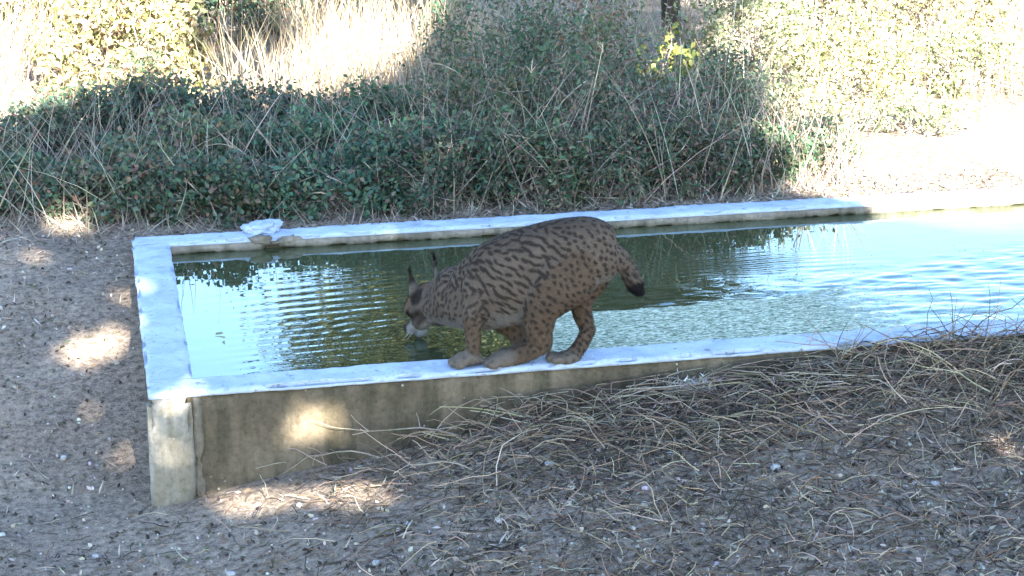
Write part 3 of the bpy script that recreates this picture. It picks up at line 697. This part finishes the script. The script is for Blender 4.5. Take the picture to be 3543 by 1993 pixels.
tree('shade_tree', 'large broad shade tree behind the viewpoint', 3.2, -10.2, 0.28, 3.6, (3.1, -9.8, 7.4), (4.6, 2.3, 4.7), 62000, 0.2, MIDGREEN, 16, shade_keep)

# ------------------------------------------------------------------ dry grass, litter, stones (uncountable: stuff)
def blades(P, L, lean, width, cols, k=4, spread=None):
    n = len(P); d = rng.normal(size=(n, 3))*lean; d[:, 2] = 1
    if spread is not None: d += spread
    d = unit(d); L = L*rng.uniform(0.5, 1.25, n); bend = rng.normal(size=(n, 3))*0.35; bend[:, 2] = -np.abs(bend[:, 2])*0.5
    sd = unit(np.cross(d, rdir(n)))*width*rng.uniform(0.7, 1.3, (n, 1)); rows = []
    for i in range(k):
        t = i/(k-1); c = P+d*(L*t)[:, None]+bend*(L*t*t*0.5)[:, None]; w = sd*(1-0.85*t)
        rows += [c-w, c+w]
    V = np.stack(rows, 1).reshape(-1, 3); b = (np.arange(n)*2*k)[:, None]
    F = np.concatenate([b+np.array([[2*i, 2*i+1, 2*i+3, 2*i+2]]) for i in range(k-1)], 0)
    return V, F, leaf_cols(n, cols, 0.3, 2*k)
def patch(n, x0, x1, y0, y1, dens=None):
    P = np.c_[rng.uniform(x0, x1, n), rng.uniform(y0, y1, n)]
    if dens is not None: P = P[rng.uniform(size=n) < dens(P)]
    P = P[~((P[:, 0] > -0.03) & (P[:, 0] < TL) & (P[:, 1] > -0.03) & (P[:, 1] < TW+0.03))]
    return np.c_[P, ground_z(P[:, 0], P[:, 1])-0.01]
def stuff(name, label, cat, VFC, m):
    V = np.vstack([a[0] for a in VFC]); off = np.cumsum([0]+[len(a[0]) for a in VFC[:-1]])
    F = np.vstack([a[1]+o for a, o in zip(VFC, off)]); c = np.vstack([a[2] for a in VFC])
    return tag(link(name, np_mesh(name, V, F, col=c), m), label, cat, kind='stuff')

# standing dry grass behind the trough
S = []
S.append(blades(patch(6500, -0.8, 2.4, 4.4, 9.5, lambda P: np.where(((np.abs(P[:, 0]) < 0.6) & (P[:, 1] < 6.5)) | ((np.abs(P[:, 0]-0.8) < 0.35) & (P[:, 1] > 5.6)), 0.1, 0.9)), 0.55, 0.22, 0.0035, STRAW))
S.append(blades(patch(1500, 1.3, 3.4, 2.3, 5.5, lambda P: np.where((P[:, 0] > 2.75) & (P[:, 1] > 3.6), 0.15, 1.0)), 0.62, 0.35, 0.0028, GREYSTRAW, 5))
S.append(blades(patch(2200, 2.9, 7.5, 3.4, 9, lambda P: 0.3+0.7*ss(3.5, 5, P[:, 1])), 0.38, 0.3, 0.0035, STRAW))
S.append(blades(patch(260, 2.9, 3.6, 2.4, 3.4), 0.3, 0.5, 0.0028, GREYSTRAW, 5))
S.append(blades(patch(1500, -0.9, 3.6, 2.25, 2.7), 0.13, 0.8, 0.0025, GREYSTRAW))
S.append(blades(patch(900, -0.8, 1.6, 2.5, 4.0), 0.5, 0.5, 0.0028, GREYSTRAW, 5))
stuff('standing_dry_grass', 'pale dry grass standing among the bushes behind the trough', 'grass', S, M_GRASS)

# matted dry stems in front of the wall, heaped towards the right
def heap_d(P): return np.clip(ss(0.55, 1.6, P[:, 0]+0.8*P[:, 1]*0.2)*np.exp(-np.maximum(0, -P[:, 1]-0.05)/0.55)+0.10, 0, 1)
def lying(P, L, cols, r, lift, wob=0.13):
    paths = []
    for p in P:
        a = rng.uniform(0, 2*np.pi); d = np.array([math.cos(a), 0.6*math.sin(a), rng.uniform(-0.1, 0.55)*lift])
        paths.append(arc(p+np.array([0, 0, rng.uniform(0, 0.07)*lift]), d, L*rng.uniform(0.4, 1.4), rng.uniform(0.1, 0.9)*lift+0.05, 6, wob))
    for q in paths: q[:, 2] = np.maximum(q[:, 2], ground_z(q[:, 0], q[:, 1], False)+0.003)
    for q in paths:
        m_ = (q[:, 1] > -0.012) & (q[:, 1] < 0.4) & (q[:, 2] < RIM+0.01); q[m_, 1] = -0.012-rng.uniform(0, 0.02)
    for q in paths:                                             # nothing reaches over the rim where the lynx stands
        if q[:, 0].min() < 2.3: m_ = q[:, 1] > -0.03; q[m_, 1] = -0.03; q[:, 2] = np.minimum(q[:, 2], 0.31+0.06*ss(1.2, 2.2, q[:, 0]))
    V, F = tubes(paths, r, r*0.4)
    return V, F, leaf_cols(len(paths), cols, 0.35, 18)
DEAD = [(0.32, 0.235, 0.165), (0.40, 0.31, 0.22), (0.25, 0.18, 0.125), (0.18, 0.13, 0.09), (0.46, 0.38, 0.29), (0.09, 0.07, 0.055), (0.12, 0.095, 0.07), (0.06, 0.05, 0.042), (0.16, 0.125, 0.095)]
S = []
Pp = patch(5200, 0.35, 4.3, -1.5, -0.01, heap_d); S.append(lying(Pp, 0.17, DEAD, 0.0024, 1.0, 0.2))
Pp = patch(2000, 0.9, 4.3, -0.6, -0.01, heap_d); S.append(lying(Pp, 0.28, DEAD+STRAW, 0.0027, 1.3, 0.2))
Pp = patch(7500, -0.8, 3.4, -1.6, -0.03, lambda P: 0.10+0.9*ss(0.3, 1.3, P[:, 0]+0.5*(fbm(P*2.5, 2, 4)-0.5))); S.append(lying(Pp, 0.085, DEAD, 0.0022, 0.6, 0.3))
S.append(blades(patch(700, 1.5, 4.2, -0.6, -0.02, lambda P: ss(1.9, 2.9, P[:, 0])), 0.17, 0.6, 0.0016, STRAW))
S.append(blades(patch(700, 0.9, 4.2, -1.5, -0.2, lambda P: 0.6*ss(0.9, 2.0, P[:, 0])), 0.09, 0.7, 0.0014, GREYSTRAW))
stuff('dry_grass_mat', 'matted grey dry grass and stems heaped against the front wall', 'grass', S, M_GRASS)

# leaf litter and gravel
P = patch(16000, -1.2, 4.3, -1.8, 2.5, lambda P: 0.12+0.88*np.clip(ss(0.2, 1.5, P[:, 0]+0.3*fbm(P*3, 2, 3)), 0, 1)); P[:, 2] += 0.016
V, F = leaf_quads(P, 0.05, 0.09, 0.7, 0.7)
stuff('straw_chaff', 'broken bits of straw strewn over the stony ground', 'straw', [(V, F, leaf_cols(len(P), GREYSTRAW, 0.4))], M_GRASS)
P = patch(22000, -1.2, 4.3, -1.8, 2.6, lambda P: 0.25+0.75*np.clip(ss(-0.1, -0.9, P[:, 1])*0.7+ss(0.3, 1.5, P[:, 0])*0.6, 0, 1)); P[:, 2] += 0.014
V, F = leaf_quads(P, 0.023, 0.5, 0.8)
stuff('leaf_litter', 'small dead leaves scattered over the soil', 'leaf litter', [(V, F, leaf_cols(len(P), [(0.20, 0.15, 0.11), (0.07, 0.055, 0.045), (0.05, 0.04, 0.035), (0.52, 0.45, 0.36), (0.10, 0.11, 0.07)], 0.3))], M_GRASS)
P2 = patch(2600, -0.8, 3.6, 2.2, 3.2); P2[:, 2] += 0.014
V, F = leaf_quads(P2, 0.022, 0.55, 1.2)
stuff('leaf_litter', 'brown dead leaves lying under the brambles', 'leaf litter', [(V, F, leaf_cols(len(P2), [(0.20, 0.15, 0.11), (0.30, 0.25, 0.2), (0.10, 0.08, 0.07)], 0.3))], M_GRASS)

def ico(seed, r=1.0):
    bm = bmesh.new(); bmesh.ops.create_icosphere(bm, subdivisions=1, radius=1.0)
    V = np.array([v.co for v in bm.verts]); F = np.array([[v.index for v in f.verts] for f in bm.faces]); bm.free()
    return V*(0.7+0.6*fbm(V*1.3+seed*3.7, 2, seed))[:, None], F
P = patch(12000, -1.2, 4.0, -1.9, 2.4, lambda P: 0.25+0.75*np.clip(ss(-0.2, -1.0, P[:, 1])+0.3*(P[:, 0] < 0), 0, 1))
IV, IF = ico(1); n = len(P); sz = 0.0035*np.exp(rng.normal(size=n)*0.5)
V = (P+np.array([0, 0, 0.011]))[:, None]+IV[None]*(sz[:, None]*rng.uniform(0.6, 1.3, (n, 3)))[:, None]
F = (np.arange(n)*len(IV))[:, None, None]+IF[None]
stuff('gravel', 'fine grey gravel scattered over the soil', 'gravel', [(V.reshape(-1, 3), F.reshape(-1, 3), leaf_cols(n, [(0.30, 0.28, 0.26), (0.42, 0.40, 0.37), (0.2, 0.18, 0.165), (0.12, 0.105, 0.095)], 0.25, len(IV)))], M_STONE)

# stones one can pick out
for q, (x, y, r) in enumerate([(0.75, -0.62, 0.012), (1.25, -0.42, 0.014), (1.0, -0.15, 0.011), (1.62, -0.55, 0.012), (1.9, -0.75, 0.015), (2.2, -0.5, 0.012), (0.45, -0.3, 0.012), (0.2, -0.7, 0.014), (-0.2, -0.35, 0.012), (1.45, -0.85, 0.013), (2.05, -0.2, 0.012), (0.62, -0.85, 0.014), (-0.3, 0.45, 0.013), (2.35, -0.95, 0.014)]):
    z = float(ground_z([x], [y])[0]); IV, IF = ico(q+3)
    me = np_mesh('stone', IV*np.array([r*1.3, r, r*0.75]), IF, col=np.full((len(IV), 3), 0.42)*rng.uniform(0.8, 1.15))
    o = link('stone', me, M_STONE); o.location = (x, y, z+r*0.45); o.rotation_euler[2] = rng.uniform(0, 6)
    tag(o, 'small pale stone lying on the grey ground before the trough', 'stone', 'pale stones before the trough')

# bare fallen twigs, each a thing
def twig(x, y, L, ang, lab, grp, lift=0.25, z=None, n=4, r=0.0035, col=(0.30, 0.25, 0.19), bend=0.5):
    z0 = float(ground_z([x], [y], False)[0])+0.012 if z is None else z
    a = arc((x, y, z0), (math.cos(ang), math.sin(ang), lift), L, bend, 8, 0.12); ps = [a]
    for i in range(n):
        s = a[rng.integers(2, 7)]; ps.append(arc(s, (math.cos(ang)+rng.normal()*0.6, math.sin(ang)+rng.normal()*0.5, lift+rng.normal()*0.3), L*rng.uniform(0.25, 0.5), bend, 8, 0.14))
    for q in ps: q[:, 2] = np.maximum(q[:, 2], ground_z(q[:, 0], q[:, 1], False)+0.004)
    V, F = tubes(ps, [r]+[r*0.6]*n, [r*0.4]+[r*0.25]*n, 5)
    o = link('fallen_twig', np_mesh('fallen_twig', V, F, col=leaf_cols(len(V)//5, [col], 0.15, 5), smooth=True), M_TWIG)
    return tag(o, lab, 'twig', grp)
T1 = 'bare forked twig lying on the dry grass against the front wall'
for x, y, L, a in [(1.30, -0.05, 0.42, 3.0), (1.45, -0.08, 0.36, 2.6), (1.75, -0.06, 0.45, 0.35), (2.0, -0.07, 0.5, 3.3), (2.2, -0.12, 0.4, 0.2), (1.05, -0.07, 0.4, 2.9), (0.75, -0.06, 0.35, 3.05), (2.6, -0.1, 0.5, 2.8)]:
    twig(x, y, L, a, T1, 'twigs against the front wall', 0.3, n=4)
T2 = 'thin grey twig lying flat on the open stony ground'
for x, y, L, a in [(0.95, -0.55, 0.4, 0.4), (1.9, -0.95, 0.45, 0.5), (2.1, -0.55, 0.5, 0.55), (1.5, -0.7, 0.3, 2.4), (-0.35, 0.3, 0.2, 2.0)]:
    twig(x, y, L, a, T2, 'twigs on the open ground', 0.03, n=2, r=0.0028, bend=0.1)
T3 = 'pale bare branch arching over the brambles'
for x, y, L, a, lf in [(0.95, 2.55, 0.8, 2.75, 0.75), (1.75, 2.5, 0.7, 0.3, 0.6), (2.3, 2.5, 0.6, 2.7, 0.7), (0.7, 4.6, 1.0, 0.2, 0.5), (1.35, 2.42, 0.5, 0.9, 0.5), (1.6, 2.45, 0.6, 2.2, 0.9), (2.0, 2.42, 0.55, 1.9, 0.6), (2.55, 2.45, 0.5, 2.3, 0.9)]:
    twig(x, y, L, a, T3, 'bare branches over the brambles', lf, n=5, r=0.006, bend=0.8)

# tall single straws standing out of the scrub
for x, y, h in [(2.75, 3.1, 0.62), (2.82, 3.15, 0.5), (3.25, 3.9, 0.85), (3.4, 4.0, 0.8), (3.1, 3.5, 0.55), (3.55, 4.4, 0.7), (2.2, 3.0, 0.7), (2.05, 3.1, 0.55), (3.75, 4.6, 0.7), (3.9, 4.3, 0.55), (0.2, 4.6, 0.6), (1.05, 5.5, 0.85), (1.15, 5.6, 0.9), (4.3, 4.4, 0.5)]:
    z = float(ground_z([x], [y])[0]); p = arc((x, y, z-0.02), (rng.normal()*0.1, rng.normal()*0.1, 1), h, 0.05, 7, 0.025)
    hd = [arc(p[-1]-np.array([0, 0, 0.01*i]), (rng.normal()*0.5, rng.normal()*0.5, 1), 0.05, 0.2, 7, 0.05) for i in range(4)]
    V, F = tubes([p]+hd, [0.0042]+[0.003]*4, [0.002]+[0.001]*4, 5)
    o = link('dry_stalk', np_mesh('dry_stalk', V, F, col=leaf_cols(len(V)//5, [(0.5, 0.43, 0.32)], 0.1, 5), smooth=True), M_TWIG)
    tag(o, 'tall pale dry stalk standing upright out of the scrub', 'stalk', 'tall dry stalks in the scrub')

# a pale tuft of dead moss on the heap
z = float(ground_z([1.84], [-0.10])[0])
P = np.array([1.84, -0.10, z+0.035])+rng.normal(size=(420, 3))*np.array([0.045, 0.03, 0.016])
V, F, c_ = blades(P, 0.03, 1.2, 0.0022, [(0.55, 0.52, 0.45), (0.45, 0.41, 0.34), (0.62, 0.6, 0.54)])
tag(link('moss_tuft', np_mesh('moss_tuft', V, F, col=c_), M_GRASS), 'pale tuft of dead moss lying on the dry stems by the wall', 'moss', kind='stuff')

# specks floating on the water
n = 170; P = np.c_[rng.uniform(0.17, 3.6, n), rng.uniform(0.17, 1.98, n), np.full(n, WATER_Z+0.002)]
V, F = leaf_quads(P, 0.010, 0.5, 60)
V[:, 2] = WATER_Z+0.0025
stuff('floating_debris', 'tiny dark specks floating on the trough water', 'debris', [(V, F, leaf_cols(n, [(0.05, 0.05, 0.03), (0.12, 0.1, 0.06)], 0.3))], M_GRASS)
